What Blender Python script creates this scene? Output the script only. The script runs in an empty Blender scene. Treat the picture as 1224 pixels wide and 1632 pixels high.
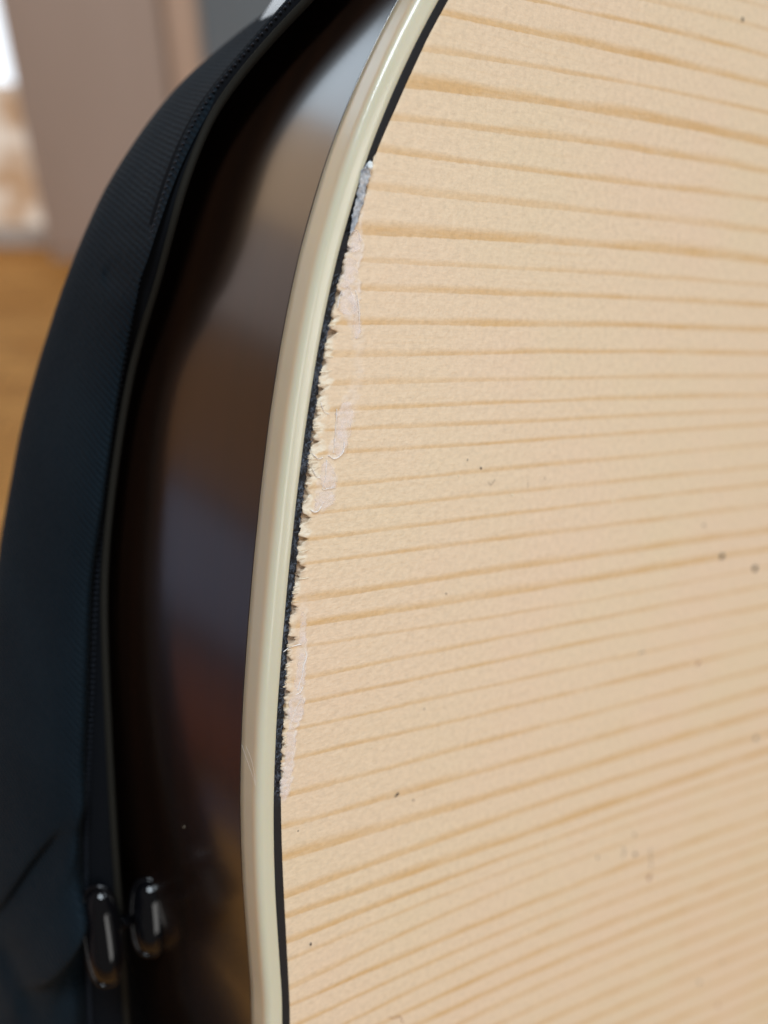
import bpy, bmesh, math, random
import numpy as np
from mathutils import Matrix, Vector

sc = bpy.context.scene
col = sc.collection

# ------------------------------------------------------------------ camera
F = 1500.0                     # focal length in photograph pixels (1224 x 1632)
PITCH = math.radians(-35)
CAM_LOC = Vector((0, 0, 0.9))
CAM_M = Matrix.Translation(CAM_LOC) @ Matrix.Rotation(PITCH, 4, 'X')   # x right, y forward, z up
cd = bpy.data.cameras.new('camera')
cd.sensor_fit = 'VERTICAL'
cd.sensor_height = 5.78
cd.sensor_width = 4.335
cd.lens = 5.78 * F / 1632
cd.clip_start = 0.002
cd.clip_end = 50
cd.dof.use_dof = True
cd.dof.focus_distance = 0.0825
cd.dof.aperture_fstop = 2.5
cam = bpy.data.objects.new('camera', cd)
col.objects.link(cam)
cam.matrix_world = CAM_M @ Matrix.Rotation(math.radians(90), 4, 'X')
sc.camera = cam

# ------------------------------------------------------------------ light and exposure
world = bpy.data.worlds.new('World')
sc.world = world
world.use_nodes = True
bg = world.node_tree.nodes['Background']
bg.inputs['Color'].default_value = (1.0, 0.92, 0.84, 1)
bg.inputs['Strength'].default_value = 0.14

def area(name, loc, aim, sx, sy, power, color):
    l = bpy.data.lights.new(name, 'AREA')
    l.shape = 'RECTANGLE'
    l.size, l.size_y, l.energy, l.color = sx, sy, power, color
    o = bpy.data.objects.new(name, l)
    col.objects.link(o)
    o.location = loc
    o.rotation_euler = (Vector(aim) - Vector(loc)).to_track_quat('-Z', 'Y').to_euler()
    return o
area('rear_right_light', (1.3, -2.2, 1.5), (0, 0.1, 0.9), 1.0, 1.5, 18, (1.0, 0.98, 0.95))  # soft window behind the camera, to the right
area('rear_right_light', (2.4, -1.0, 1.15), (0, 0.1, 0.9), 1.0, 1.5, 23, (1.0, 0.97, 0.93))  # unseen source added at the mirror angle for a broad sheen on the top
area('skylight', (0.0, -0.40, 2.6), (0, 0.1, 0.9), 0.6, 0.5, 27, (0.80, 0.91, 1.0))

vs = sc.view_settings
vs.view_transform = 'Standard'
vs.look = 'None'
vs.gamma = 1
vs.exposure = -0.08
sc.render.engine = 'CYCLES'

# ------------------------------------------------------------------ frame of the guitar top (mm, camera axes)
def ray(x, y):
    return np.array([(x - 612) / F, 1.0, (816 - y) / F])
D_ = ray(2600, 555); D_ /= np.linalg.norm(D_)                 # along the grain
n0 = np.array([.45, -.85, -.22]); n0 = n0 - D_ * (n0 @ D_)
N_ = n0 / np.linalg.norm(n0)                                  # out of the top
E_ = np.cross(N_, D_)
if E_[2] < 0: E_ = -E_
P0 = ray(460, 900) * 80.0
def on_plane(x, y, w=0.0):
    r = ray(x, y)
    P = r * ((P0 @ N_ + w) / (r @ N_)) - P0
    return float(P @ D_), float(P @ E_)
def to_px(u, v, w=0.0):
    u = np.asarray(u, float); v = np.asarray(v, float); w = np.asarray(w, float)
    Q = P0 + u[..., None] * D_ + v[..., None] * E_ + w[..., None] * N_
    return 612 + Q[..., 0] / Q[..., 1] * F, 816 - Q[..., 2] / Q[..., 1] * F
# right-handed local frame: x = D, y = E (or -E), z = N
HAND = 1.0 if np.dot(np.cross(D_, E_), N_) > 0 else -1.0
G = Matrix(((D_[0], E_[0] * HAND, N_[0], P0[0] * .001),
            (D_[1], E_[1] * HAND, N_[1], P0[1] * .001),
            (D_[2], E_[2] * HAND, N_[2], P0[2] * .001), (0, 0, 0, 1)))
GUITAR_M = CAM_M @ G
def loc(u, v, w):                                             # mm -> local metres
    return (u * .001, v * .001 * HAND, w * .001)

# ------------------------------------------------------------------ helpers
def empty(name, m=None, **k):
    o = bpy.data.objects.new(name, None)
    o.empty_display_size = 0.01
    col.objects.link(o)
    if m is not None: o.matrix_world = m
    for a, b in k.items(): o[a] = b
    return o
def mesh(name, verts, faces, mat, parent=None, smooth=True, attrs=None, m=None, **k):
    me = bpy.data.meshes.new(name)
    me.from_pydata([tuple(map(float, p)) for p in verts], [], [tuple(map(int, f)) for f in faces])
    if attrs:
        for an, vals in attrs.items():
            a = me.attributes.new(an, 'FLOAT', 'POINT')
            a.data.foreach_set('value', np.asarray(vals, np.float32).ravel())
    if smooth: me.shade_smooth()
    me.update()
    me.materials.append(mat)
    o = bpy.data.objects.new(name, me)
    col.objects.link(o)
    if parent is not None: o.parent = parent
    if m is not None: o.matrix_world = m
    for a, b in k.items(): o[a] = b
    return o
def fix_normals(o):
    bm = bmesh.new(); bm.from_mesh(o.data)
    bmesh.ops.recalc_face_normals(bm, faces=bm.faces)
    bm.to_mesh(o.data); bm.free()
    return o
def grid_faces(nr, nc, flip=False, wrap=False):
    f = []
    for i in range(nr - 1):
        for j in range(nc if wrap else nc - 1):
            k = (j + 1) % nc
            q = (i * nc + j, i * nc + k, (i + 1) * nc + k, (i + 1) * nc + j)
            f.append(q[::-1] if flip else q)
    return f
def tube_geo(pts, rad, seg=6):
    """closed tube along pts (list of 3-tuples, mm local)"""
    pts = np.asarray(pts, float); n = len(pts)
    r = np.full(n, rad) if np.isscalar(rad) else np.asarray(rad, float)
    T = np.gradient(pts, axis=0); T /= (np.linalg.norm(T, axis=1)[:, None] + 1e-9)
    up = np.array([0.13, 0.21, 1.0])
    V = []
    for i in range(n):
        a = np.cross(T[i], up); a /= (np.linalg.norm(a) + 1e-9); b = np.cross(T[i], a)
        for s in range(seg):
            t = 2 * math.pi * s / seg
            V.append(pts[i] + (a * math.cos(t) + b * math.sin(t)) * r[i])
    Fc = grid_faces(n, seg, wrap=True)
    Fc.append(tuple(range(seg))[::-1]); Fc.append(tuple(range((n - 1) * seg, n * seg)))
    return V, Fc
class Join:
    def __init__(s): s.v = []; s.f = []
    def add(s, V, Fc):
        o = len(s.v); s.v += [tuple(p) for p in V]; s.f += [tuple(i + o for i in q) for q in Fc]
def noise1(x, seed=0):
    x = np.asarray(x, float); i = np.floor(x).astype(np.int64); f = x - i; f = f * f * (3 - 2 * f)
    def h(k): return ((np.sin((k + seed * 57.31) * 127.1) * 43758.5453) % 1.0)
    return h(i) * (1 - f) + h(i + 1) * f
def noise2(x, y, seed=0):
    x, y = np.broadcast_arrays(np.asarray(x, float), np.asarray(y, float))
    i = np.floor(x); j = np.floor(y); a = x - i; b = y - j
    a = a * a * (3 - 2 * a); b = b * b * (3 - 2 * b)
    def h(p, q): return (np.sin(p * 127.1 + q * 311.7 + seed * 74.7) * 43758.5453) % 1.0
    return (h(i, j) * (1 - a) + h(i + 1, j) * a) * (1 - b) + (h(i, j + 1) * (1 - a) + h(i + 1, j + 1) * a) * b
def sstep(a, b, x):
    t = np.clip((np.asarray(x, float) - a) / (b - a), 0, 1); return t * t * (3 - 2 * t)

def dense(P, n):
    P = np.array(P); s = np.r_[0, np.cumsum(np.linalg.norm(np.diff(P, axis=0), axis=1))]
    # smooth Catmull-Rom resample
    out = []
    m = len(P)
    for q in np.linspace(0, m - 1.0001, n):
        i = int(q); f = q - i
        p0, p1, p2, p3 = P[max(i - 1, 0)], P[i], P[min(i + 1, m - 1)], P[min(i + 2, m - 1)]
        out.append(.5 * ((2 * p1) + (-p0 + p2) * f + (2 * p0 - 5 * p1 + 4 * p2 - p3) * f * f + (-p0 + 3 * p1 - 3 * p2 + p3) * f ** 3))
    return np.array(out)
def blob(c, ax, r, seg=24, rng=16, p=.8):
    """rounded body: centre, three axes, three radii"""
    V = []; Fc = []
    for i in range(rng + 1):
        th = math.pi * i / rng
        for j in range(seg):
            ph = 2 * math.pi * j / seg
            s = lambda q, e: math.copysign(abs(q) ** e, q)
            x = s(math.sin(th), p) * s(math.cos(ph), p); y = s(math.cos(th), p); z = s(math.sin(th), p) * s(math.sin(ph), p)
            V.append(c + ax[0] * x * r[0] + ax[1] * y * r[1] + ax[2] * z * r[2])
    return V, grid_faces(rng + 1, seg, wrap=True)

# ------------------------------------------------------------------ material helpers
class NT:
    def __init__(s, name):
        s.m = bpy.data.materials.new(name); s.m.use_nodes = True
        s.t = s.m.node_tree; s.b = s.t.nodes['Principled BSDF']
    def n(s, kind, **k):
        x = s.t.nodes.new(kind)
        for a, b in k.items():
            if a in ('op',): x.operation = b
            else: setattr(x, a, b)
        return x
    def l(s, a, b): s.t.links.new(a, b)
    def val(s, sock, v):
        if hasattr(v, 'is_linked') or hasattr(v, 'links'): s.l(v, sock)
        else: sock.default_value = v
    def math(s, op, a, b=0.0, c=None, clamp=False):
        x = s.n('ShaderNodeMath', op=op); x.use_clamp = clamp
        s.val(x.inputs[0], a); s.val(x.inputs[1], b)
        if c is not None: s.val(x.inputs[2], c)
        return x.outputs[0]
    def mix(s, f, a, b):
        x = s.n('ShaderNodeMix', data_type='RGBA')
        s.val(x.inputs[0], f); s.val(x.inputs[6], a); s.val(x.inputs[7], b)
        return x.outputs[2]
    def attr(s, name):
        x = s.n('ShaderNodeAttribute', attribute_name=name); return x.outputs['Fac']
    def obj(s, scale=(1, 1, 1), rot=(0, 0, 0)):
        c = s.n('ShaderNodeTexCoord'); mp = s.n('ShaderNodeMapping')
        mp.inputs['Scale'].default_value = scale; mp.inputs['Rotation'].default_value = rot
        s.l(c.outputs['Object'], mp.inputs[0]); return mp.outputs[0]
    def noise(s, vec, scale, detail=3, rough=.55):
        x = s.n('ShaderNodeTexNoise'); x.inputs['Scale'].default_value = scale
        x.inputs['Detail'].default_value = detail; x.inputs['Roughness'].default_value = rough
        s.l(vec, x.inputs['Vector']); return x.outputs['Fac']
    def rng(s, v, a, b, c=0.0, d=1.0):
        x = s.n('ShaderNodeMapRange'); s.val(x.inputs[0], v)
        for i, q in enumerate((a, b, c, d)): s.val(x.inputs[i + 1], q)
        return x.outputs[0]
    def bump(s, h, dist, strength=1.0, prev=None):
        x = s.n('ShaderNodeBump'); x.inputs['Distance'].default_value = dist
        x.inputs['Strength'].default_value = strength; s.l(h, x.inputs['Height'])
        if prev is not None: s.l(prev, x.inputs['Normal'])
        s.l(x.outputs[0], s.b.inputs['Normal']); return x.outputs[0]
    def set(s, **k):
        for a, v in k.items():
            s.val(s.b.inputs[a.replace('_', ' ')], v)
def rgb(r, g, b):                                             # sRGB 0-255 -> linear
    f = lambda c: ((c / 255 + .055) / 1.055) ** 2.4 if c > 10 else c / 255 / 12.92
    return (f(r), f(g), f(b), 1)
def plain(name, color, rough=.5, **k):
    t = NT(name); t.set(Base_Color=color, Roughness=rough, **k); return t

# ------------------------------------------------------------------ the outline of the body, traced then fitted
BP = [(699,0),(681,36),(658,85),(635,131),(612,183),(593,229),(583,258),(570,305.5),(552,359),(540.5,402),(527.5,457.5),
      (515,523.5),(500.5,602),(488,683),(480,744),(468.6,842),(461,910),(453,996),(445,1082),(442,1150),(438.6,1238.6),
      (437,1327),(440,1416),(446,1534),(451,1632)]
WD = [(713,0),(696,28),(673,78),(648,131),(625.5,183),(602.6,232),(590,270),(577,318),(560,370),(551,405),(540,450),(522.5,531),(508,617),(498,695),
      (489.5,751),(478,842),(471,922),(460,1008),(454,1106),(452,1150),(447,1268),(449,1357),(453,1445),(459,1563),(461.6,1632)]
bp = np.array([on_plane(*p) for p in BP])
wd = np.array([on_plane(*p) for p in WD])
cf = np.polyfit(bp[:, 1], bp[:, 0], 6); c1 = np.polyder(cf)
V0, V1 = bp[:, 1].min() + .6, bp[:, 1].max() - .6
# path of the binding / purfling joint with even steps, continued at both ends as arcs
path = []
for v in np.arange(V0, V1, 0.10): path.append((np.polyval(cf, v), v))
path = np.array(path)
def arc(p, ang, R, length, step, sgn):
    out = []; u, v = p
    for k in range(int(length / step)):
        ang += step / R
        u += math.sin(ang) * step; v += sgn * math.cos(ang) * step
        out.append((u, v))
    return out
a_top = math.atan(np.polyval(c1, V1)); a_bot = math.atan(-np.polyval(c1, V0))
top_ext = arc(path[-1], a_top, 150.0, 125, 1.0, +1)
bot_ext = arc(path[0], a_bot, 150.0, 150, 1.0, -1)
path = np.array(bot_ext[::-1] + [tuple(p) for p in path] + top_ext)
tan = np.gradient(path, axis=0); tan /= np.linalg.norm(tan, axis=1)[:, None]
nor = np.c_[-tan[:, 1], tan[:, 0]]                            # outward (towards -u)
if nor[:, 0].mean() > 0: nor = -nor
def off(d):                                                   # outline moved outward by d mm
    return path + nor * (d[:, None] if hasattr(d, '__len__') else d)
px_, py_ = to_px(path[:, 0], path[:, 1])                      # photograph rows, used to place the damage
# width of purfling along the path
pw = np.array([np.hypot(*(path - q).T).min() for q in wd])
wq = [np.argmin(np.hypot(*(path - q).T)) for q in wd]
o_ = np.argsort(wq); PW = np.interp(np.arange(len(path)), np.array(wq)[o_], pw[o_])
PW = np.clip(PW, .5, .92)
PW = np.convolve(np.r_[np.full(20, PW[0]), PW, np.full(20, PW[-1])], np.ones(41) / 41, 'valid')
FACE = 1.75                                                   # width of the binding on the top
DMG = sstep(225, 262, py_) * (1 - sstep(1262, 1290, py_))     # 1 where the edge is torn

guitar = empty('acoustic_guitar', GUITAR_M,
    label='pale spruce guitar body with cream binding and torn black purfling in the black bag',
    category='guitar')

# ------------------------------------------------------------------ materials
RING = [(-60,-18,46),(-47,17,89),(7,71,137),(74,120,180),(137,176,231),(191,228,274.5),(245,284,320.6),(306,337,371),(376,393,420),(419,435,456),
 (464,474,489),(518,520.6,528.5),(567,563,566),(611,604,602.5),(651.5,639,632),(683,669,655),(718,698,678),(767,738,710),(807,775,746),
 (845,807,774),(883,845,808),(937,892,850),(978,930,879),(1010,961,905),(1054,993,937),(1092,1028,970),(1130,1064,1000),(1174.5,1103,1031),
 (1225,1144,1069),(1272,1187,1103),(1320,1229,1139),(1369,1264,1178),(1406,1303,1202),(1438,1325,1228),(1462,1345,1252),(1499,1370,1279),
 (1535,1413,1307),(1565,1436,1335),(1597,1460,1360),(1626,1494,1388),(1655,1521,1412),(1690,1545,1438),(1720,1575,1465),(1750,1606,1490),
 (1785,1636,1517),(1815,1665,1545),(1845,1695,1577),(1875,1725,1602),(1910,1757,1630)]
# how wide (share of the ring) and how strong each latewood band is
LATE = [(.3,.6),(.26,.75),(.34,.95),(.2,.6),(.5,.95),(.3,.7),(.3,.75),(.28,.5),(.42,.85),(.2,.5),(.34,.75),(.32,.8),(.24,.7),(.24,.55),(.26,.75),(.26,.65),
 (.26,.75),(.2,.6),(.22,.6),(.24,.75),(.22,.65),(.3,.7),(.48,.85),(.16,.5),(.22,.65),(.24,.75),(.18,.65),(.24,.75),(.2,.65),(.3,.7),(.34,.65),(.3,.6),
 (.4,.75),(.35,.75),(.2,.45),(.2,.5),(.25,.7),(.25,.6),(.25,.65),(.28,.75),(.4,.85),(.25,.6),(.25,.6),(.3,.6),(.3,.65),(.25,.6),(.3,.6),(.3,.6),(.3,.6)]
LATE = [(a + (.08 if i >= 30 else .03), min(1, b + (.18 if i >= 30 else .05))) for i, (a, b) in enumerate(LATE)]
ring_fit = []
for a, b, c in RING:
    q = np.array([on_plane(x, y) for x, y in ((624, a), (924, b), (1214, c))])
    ring_fit.append(np.polyfit(q[:, 0], q[:, 1], 2))
def ring_phase(u, v):
    """growth ring number at a point of the top; grows towards the foot of the picture"""
    uc = np.clip(u, -6, 60)
    rows = []
    for k in ring_fit:
        y = np.polyval(k, uc) + np.polyval(np.polyder(k), uc) * (u - uc)
        rows.append(y)
    Y = np.array(rows)                                       # decreasing with ring index
    for i in range(1, len(Y)): Y[i] = np.minimum(Y[i], Y[i - 1] - .35)
    out = np.zeros_like(u)
    for i in range(len(Y) - 1):
        m = (v <= Y[i]) & (v > Y[i + 1])
        out[m] = i + ((Y[i] - v) / (Y[i] - Y[i + 1]))[m]
    m = v > Y[0]; out[m] = -((v - Y[0]) / 2.1)[m]
    m = v <= Y[-1]; out[m] = len(Y) - 1 + ((Y[-1] - v) / 1.6)[m]
    return out

def spruce(name, torn=True):
    t = NT(name)
    ph = t.attr('ring')
    vec = t.obj((1, 1, 1))
    warp = t.noise(t.obj((60, 700, 300)), 1.0, 3, .6)
    warp2 = t.noise(t.obj((1500, 3500, 800)), 1.0, 2, .6)
    p = t.math('ADD', ph, t.math('MULTIPLY', t.math('SUBTRACT', warp, .5), .14))
    p = t.math('ADD', p, t.math('MULTIPLY', t.math('SUBTRACT', warp2, .5), .07))
    fr = t.math('FRACT', p); fl = t.math('FLOOR', p)
    # ring table as float curves over ring index
    x = t.math('DIVIDE', t.math('ADD', fl, 1.5), 50.0, clamp=True)
    outs = []
    for c in (0, 1):
        fc = t.n('ShaderNodeFloatCurve'); cu = fc.mapping.curves[0]
        pts = cu.points
        pts[0].location = (0, .3); pts[1].location = (1, .3 if c == 0 else .6)
        for i in range(len(LATE) - 1):
            q = pts.new((i + 1.5) / 50.0, LATE[i + 1][c]); q.handle_type = 'VECTOR'
        fc.mapping.update(); t.l(x, fc.inputs['Value']); outs.append(fc.outputs[0])
    wdt, stg = outs
    # dark towards the end of the ring, abrupt edge
    wv = t.math('MULTIPLY', wdt, t.rng(t.noise(t.obj((45, 500, 50)), 1.0, 3), .3, .7, .55, 1.1))
    up = t.math('DIVIDE', t.math('SUBTRACT', fr, t.math('SUBTRACT', 1.0, wv)), wv)
    up = t.rng(up, 0.0, .6, 0.0, 1.0)
    dn = t.rng(fr, 0.0, .035, 1.0, 0.0)
    band = t.math('MULTIPLY', t.math('MAXIMUM', up, t.math('MULTIPLY', dn, .9)), stg, clamp=True)
    thin = t.rng(t.noise(t.obj((50, 2400, 300)), 1.0, 3, .6), .58, .72, 0, .22)
    band = t.math('MAXIMUM', band, thin)
    band = t.math('MULTIPLY', band, t.rng(t.noise(t.obj((110, 700, 300)), 1.0, 4, .7), .3, .7, .50, 1.25), clamp=True)
    tint = t.noise(vec, 45, 2)
    early = t.mix(t.rng(tint, .35, .65), (.765, .625, .445, 1), (.78, .615, .45, 1))
    late = t.mix(t.rng(t.noise(t.obj((60, 300, 60)), 1.0, 2), .3, .7), (.68, .46, .23, 1), (.65, .42, .20, 1))
    c = t.mix(t.math('MULTIPLY', band, 1.0), early, late)
    # fine mottling of the fibres and small dark pores
    fib = t.noise(t.obj((1400, 5200, 2000)), 1.0, 4, .7)
    mot = t.noise(vec, 1500, 3, .65)
    hs = t.n('ShaderNodeHueSaturation')
    t.val(hs.inputs['Value'], t.math('MULTIPLY', t.rng(fib, .25, .75, .90, 1.07), t.rng(mot, .25, .75, .90, 1.09)))
    t.l(c, hs.inputs['Color']); c = hs.outputs[0]
    gray = t.rng(t.noise(vec, 1500, 4, .75), .58, .76, 0, .26)
    c = t.mix(gray, c, (.40, .36, .31, 1))
    bumpn = t.math('ADD', t.math('MULTIPLY', fib, .6), t.math('MULTIPLY', t.noise(vec, 2200, 3, .6), .5))
    if torn:
        raw, lift, brown = t.attr('raw'), t.attr('lift'), t.attr('brown')
        rn = t.noise(t.obj((1500, 3800, 1500)), 1.0, 3, .7)
        c = t.mix(t.math('MULTIPLY', raw, t.rng(rn, .3, .6, .45, 1.0), clamp=True), c, (.83, .77, .64, 1))
        ln = t.noise(vec, 1600, 4, .7)
        c = t.mix(t.math('MULTIPLY', lift, t.rng(ln, .3, .65, .45, .95), clamp=True), c, (.80, .73, .69, 1))
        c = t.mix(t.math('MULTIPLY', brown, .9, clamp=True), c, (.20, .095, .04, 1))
    t.set(Base_Color=c, Roughness=.42)
    t.b.inputs['Specular IOR Level'].default_value = .38
    pit = t.noise(vec, 1100, 3, .6)
    t.bump(t.math('ADD', bumpn, t.math('MULTIPLY', pit, 1.5)), .00005, .8)
    return t.m
M_spruce = spruce('spruce_top')

t = NT('ivory_binding')
vec = t.obj()
c = t.mix(t.rng(t.noise(t.obj((300, 60, 300)), 1.0, 3), .3, .7), (.60, .585, .45, 1), (.63, .605, .475, 1))
scr = t.noise(t.obj((120, 120, 2500)), 1.0, 2, .5)
c = t.mix(t.rng(scr, .62, .75, 0, .18), c, (.60, .50, .34, 1))
c = t.mix(t.math('MULTIPLY', t.attr('warm_tint'), t.rng(t.noise(t.obj((60, 60, 1800)), 1.0, 3), .3, .7, .85, 1.0)), c, (.68, .52, .345, 1))  # toned lacquer at the corner; warm room light tinted into the side face
t.set(Base_Color=c, Roughness=t.rng(t.noise(t.obj((200, 200, 200)), 1.0, 3), .35, .65, .17, .27))
t.b.inputs['Subsurface Weight'].default_value = .35
t.b.inputs['Subsurface Radius'].default_value = (.0012, .0008, .0004)
t.b.inputs['Subsurface Scale'].default_value = .6
t.bump(t.math('ADD', t.noise(vec, 2600, 3), t.math('MULTIPLY', t.noise(vec, 500, 2), 1.2)), .000012, .5)
M_binding = t.m

t = NT('black_purfling')
vec = t.obj()
sc_n = t.noise(t.obj((2600, 1600, 2000), (0, 0, .5)), 1.0, 4, .75)
scuff = t.math('MULTIPLY', t.attr('scuff'), t.rng(sc_n, .50, .68), clamp=True)
c = t.mix(scuff, (.010, .011, .014, 1), (.13, .16, .21, 1))
t.set(Base_Color=c, Roughness=.6)
t.b.inputs['Specular IOR Level'].default_value = .25
t.bump(sc_n, .0001, .8)
M_purf = t.m

t = NT('dark_lacquered_side')
vec = t.obj()
g = t.noise(t.obj((8, 8, 260)), 1.0, 4, .6)
c = t.mix(t.rng(g, .3, .7), (.009, .004, .002, 1), (.018, .007, .003, 1))
t.set(Base_Color=c, Roughness=.3)
t.b.inputs['IOR'].default_value = 1.6
t.b.inputs['Coat Weight'].default_value = 1.0
t.b.inputs['Coat IOR'].default_value = 1.62
t.b.inputs['Coat Roughness'].default_value = .15
t.bump(t.noise(vec, 60, 2), .0002, .12)
M_side = t.m

M_back = plain('mahogany_back', (.04, .016, .008, 1), .3).m

# ------------------------------------------------------------------ soundboard
inner = off(-PW)                                              # wood edge
nrow = len(path)
tcols = np.concatenate([np.arange(0, 3.0, .10), np.arange(3.0, 8, .4), np.arange(8, 30, 1.5), np.arange(30, 131, 8)])
NC = len(tcols)
U = np.zeros((nrow, NC)); Vv = np.zeros((nrow, NC)); W = np.zeros((nrow, NC))
# direction of each row: along the grain in view, fanning with the normal beyond
ROWV = inner[:, 1]
NOTCH = [(398,9,5,.6),(470,10,7,.5),(531,15,9,.95),(578,10,6,1),(623,12,5,1),(663,10,4,.6),(704,14,7,1),(762,10,8,1),(788,10,16,.55),(828,16,8,.9),(864,18,7,.85),
         (908,15,12,1),(921,12,8,.5),(972,12,5,1),(977,9,4,1),(1022,18,6,1),(1054,11,4,.8),(1107,13,4,.9),(1142,10,6,.8),(1190,6,5,.5)]
yrow = to_px(inner[:, 0], inner[:, 1])[1]
retreat = DMG * (.03 + .34 * noise1(ROWV * 1.9, 3) ** 3 + .22 * noise1(ROWV * 5.5, 5) ** 3)
depthn = np.zeros(nrow)
for (ny_, ln, ht, dk) in NOTCH:
    s = np.clip(1 - np.abs(yrow - ny_ + 3 * (noise1(ROWV * 5, 13) - .5)) / (ht * 1.15), 0, 1) ** .5
    L = ln * .060
    retreat = np.maximum(retreat, s * L * (.45 + .75 * noise1(ROWV * 7, 11)))
    depthn = np.maximum(depthn, (s > 0.02) * dk)
retreat[DMG <= 0] = .02
# micro waviness of the intact edge too
edge_w = .035 * (noise1(ROWV * 3, 8) - .5) + .02 * (noise1(ROWV * 9, 9) - .5)
for j in range(NC):
    tt = tcols[j]
    U[:, j] = inner[:, 0] + tt; Vv[:, j] = inner[:, 1]
# extension rows: keep parallel to the grain (path is monotone in v)
TT = np.repeat(tcols[None, :], nrow, 0)
near = np.clip(1 - TT / 3.0, 0, 1)
shift = retreat[:, None] + edge_w[:, None]
U += shift * near                                             # columns squeeze behind the torn edge
X, Y = to_px(U, Vv)
# lifted and clouded lacquer: (row, from, to, strength) in photograph pixels
LIFT = [(300,572,584,0),(340,566,578,.35),(365,560,574,.5),(390,548,580,.75),(430,545,571,.85),(470,540,574,.9),(500,545,572,.75),(525,558,577,.35),(560,566,577,.3),(600,566,577,.3),
        (640,545,568,.45),(665,540,565,.8),(690,531,554,.85),(722,522,546,.8),(735,512,530,.35),(765,506,536,.7),(800,500,530,.75),(812,498,520,.5),(826,492,505,0),(940,480,487,0),(970,478,488,.35),
        (1000,478,486,.45),(1030,472,489,.65),(1050,474,488,.7),(1080,472,484,.75),(1100,466,484,.8),(1120,460,484,.85),(1140,458,480,.95),(1160,459,472,1),(1200,455,468,.95),(1235,448,466,1),(1258,446,462,1),(1272,447,456,.6),(1282,447,452,0)]
LA = np.array(LIFT, float)
xi = np.interp(Y, LA[:, 0], LA[:, 1]) + 5 * (noise2(Y / 7, Y * 0, 4) - .5)
xo = np.interp(Y, LA[:, 0], LA[:, 2]) + 4 * (noise2(Y / 5, Y * 0 + 3, 6) - .5)
ls = np.interp(Y, LA[:, 0], LA[:, 3])
lift = ls * sstep(-2.0, 1.5, X - xi) * (1 - sstep(-1.5, 2.0, X - xo))
lift = lift * (.25 + .95 * noise2(X / 6, Y / 4, 7)) * .85
rim = np.exp(-((X - xo) / 2.2) ** 2) * ls * (noise2(Y / 9, Y * 0, 12) > .35)
EX = np.interp(Y, yrow[::-1] if yrow[0] > yrow[-1] else yrow, (to_px(inner[:, 0], inner[:, 1])[0])[::-1] if yrow[0] > yrow[-1] else to_px(inner[:, 0], inner[:, 1])[0])
dx = X - EX
R0 = sstep(500, 530, Y) * (1 - sstep(925, 960, Y)) + .35 * sstep(960, 990, Y) * (1 - sstep(1150, 1200, Y)) + .6 * sstep(380, 400, Y) * (1 - sstep(520, 540, Y)) * .4
rw = 6 + 22 * noise2(Y / 11, Y * 0, 21) * (sstep(560, 620, Y) * (1 - sstep(830, 900, Y)) * .8 + .35)
raw = R0 * (1 - sstep(rw * .75, rw, dx)) * (.35 + .9 * (noise2(X / 6, Y / 5, 23)))
for (ry, rl, rh) in [(508,20,6),(549,14,8),(553,12,6),(595,18,6),(612,20,8),(640,24,14),(682,26,10),(722,16,8),(745,24,16),(811,20,6),(840,18,6),(893,18,9),(886,22,5)]:
    raw = np.maximum(raw, (1 - sstep(rh * .5, rh, np.abs(Y - ry))) * (1 - sstep(rl * .5, rl * .85, dx)) * .9)
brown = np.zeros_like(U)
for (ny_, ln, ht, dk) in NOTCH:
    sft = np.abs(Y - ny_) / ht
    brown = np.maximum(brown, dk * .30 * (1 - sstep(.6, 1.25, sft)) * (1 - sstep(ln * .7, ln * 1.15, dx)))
raw = raw * (1 - np.clip(brown * 2, 0, 1))
# relief: crumbled fibres, blistered lacquer, plus the slight unevenness of the top
blk = noise2(U * 2.2, Vv * 5.5, 31) * .6 + noise2(U * 5, Vv * 11, 32) * .4
W += -np.clip(raw, 0, 1) * .13 * blk * (1 - sstep(0, 38, dx))
W += lift * .05 * (noise2(U * 4, Vv * 4, 33)) + rim * .05
W += -.16 * DMG[:, None] * np.exp(-np.clip(dx, 0, 999) / 5.0) * noise2(U * 3, Vv * 6, 35)
W += -.09 * np.exp(-TT / .12)                                 # rounded arris
W += .05 * (noise2(U * .09, Vv * .09, 41) - .5)
ringA = ring_phase(U, Vv)
# wall of the torn edge and floor under it
def colm(t_, w_): return inner[:, 0] + t_, inner[:, 1], np.full(nrow, w_)
u0, v0, w0 = colm(-.02, -1.2)
u1, v1, w1 = colm(retreat + edge_w - .04, -.9)
u2, v2 = u1 + .02, v1; w2 = np.full(nrow, -.45)
UU = np.c_[u0, u1, u2, U]; VV = np.c_[v0, v1, v2, Vv]; WW = np.c_[w0 * 0 - .62, w1 * 0 - .38, w2 * 0 - .22, W]
rg = np.c_[np.repeat(ringA[:, :1], 3, 1), ringA]
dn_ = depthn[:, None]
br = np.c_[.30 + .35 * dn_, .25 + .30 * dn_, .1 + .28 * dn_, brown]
z3 = np.zeros((nrow, 3))
rawA = np.c_[z3, np.clip(raw, 0, 1)]; liftA = np.c_[z3, np.clip(lift + rim * .6, 0, 1)]
verts = np.c_[UU.ravel() * .001, VV.ravel() * .001 * HAND, WW.ravel() * .001]
sb = mesh('soundboard', verts, grid_faces(nrow, NC + 3), M_spruce, guitar,
          attrs=dict(ring=rg, raw=rawA, lift=liftA, brown=br),
          label='pale spruce soundboard with honey coloured growth rings')
fix_normals(sb)

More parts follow.
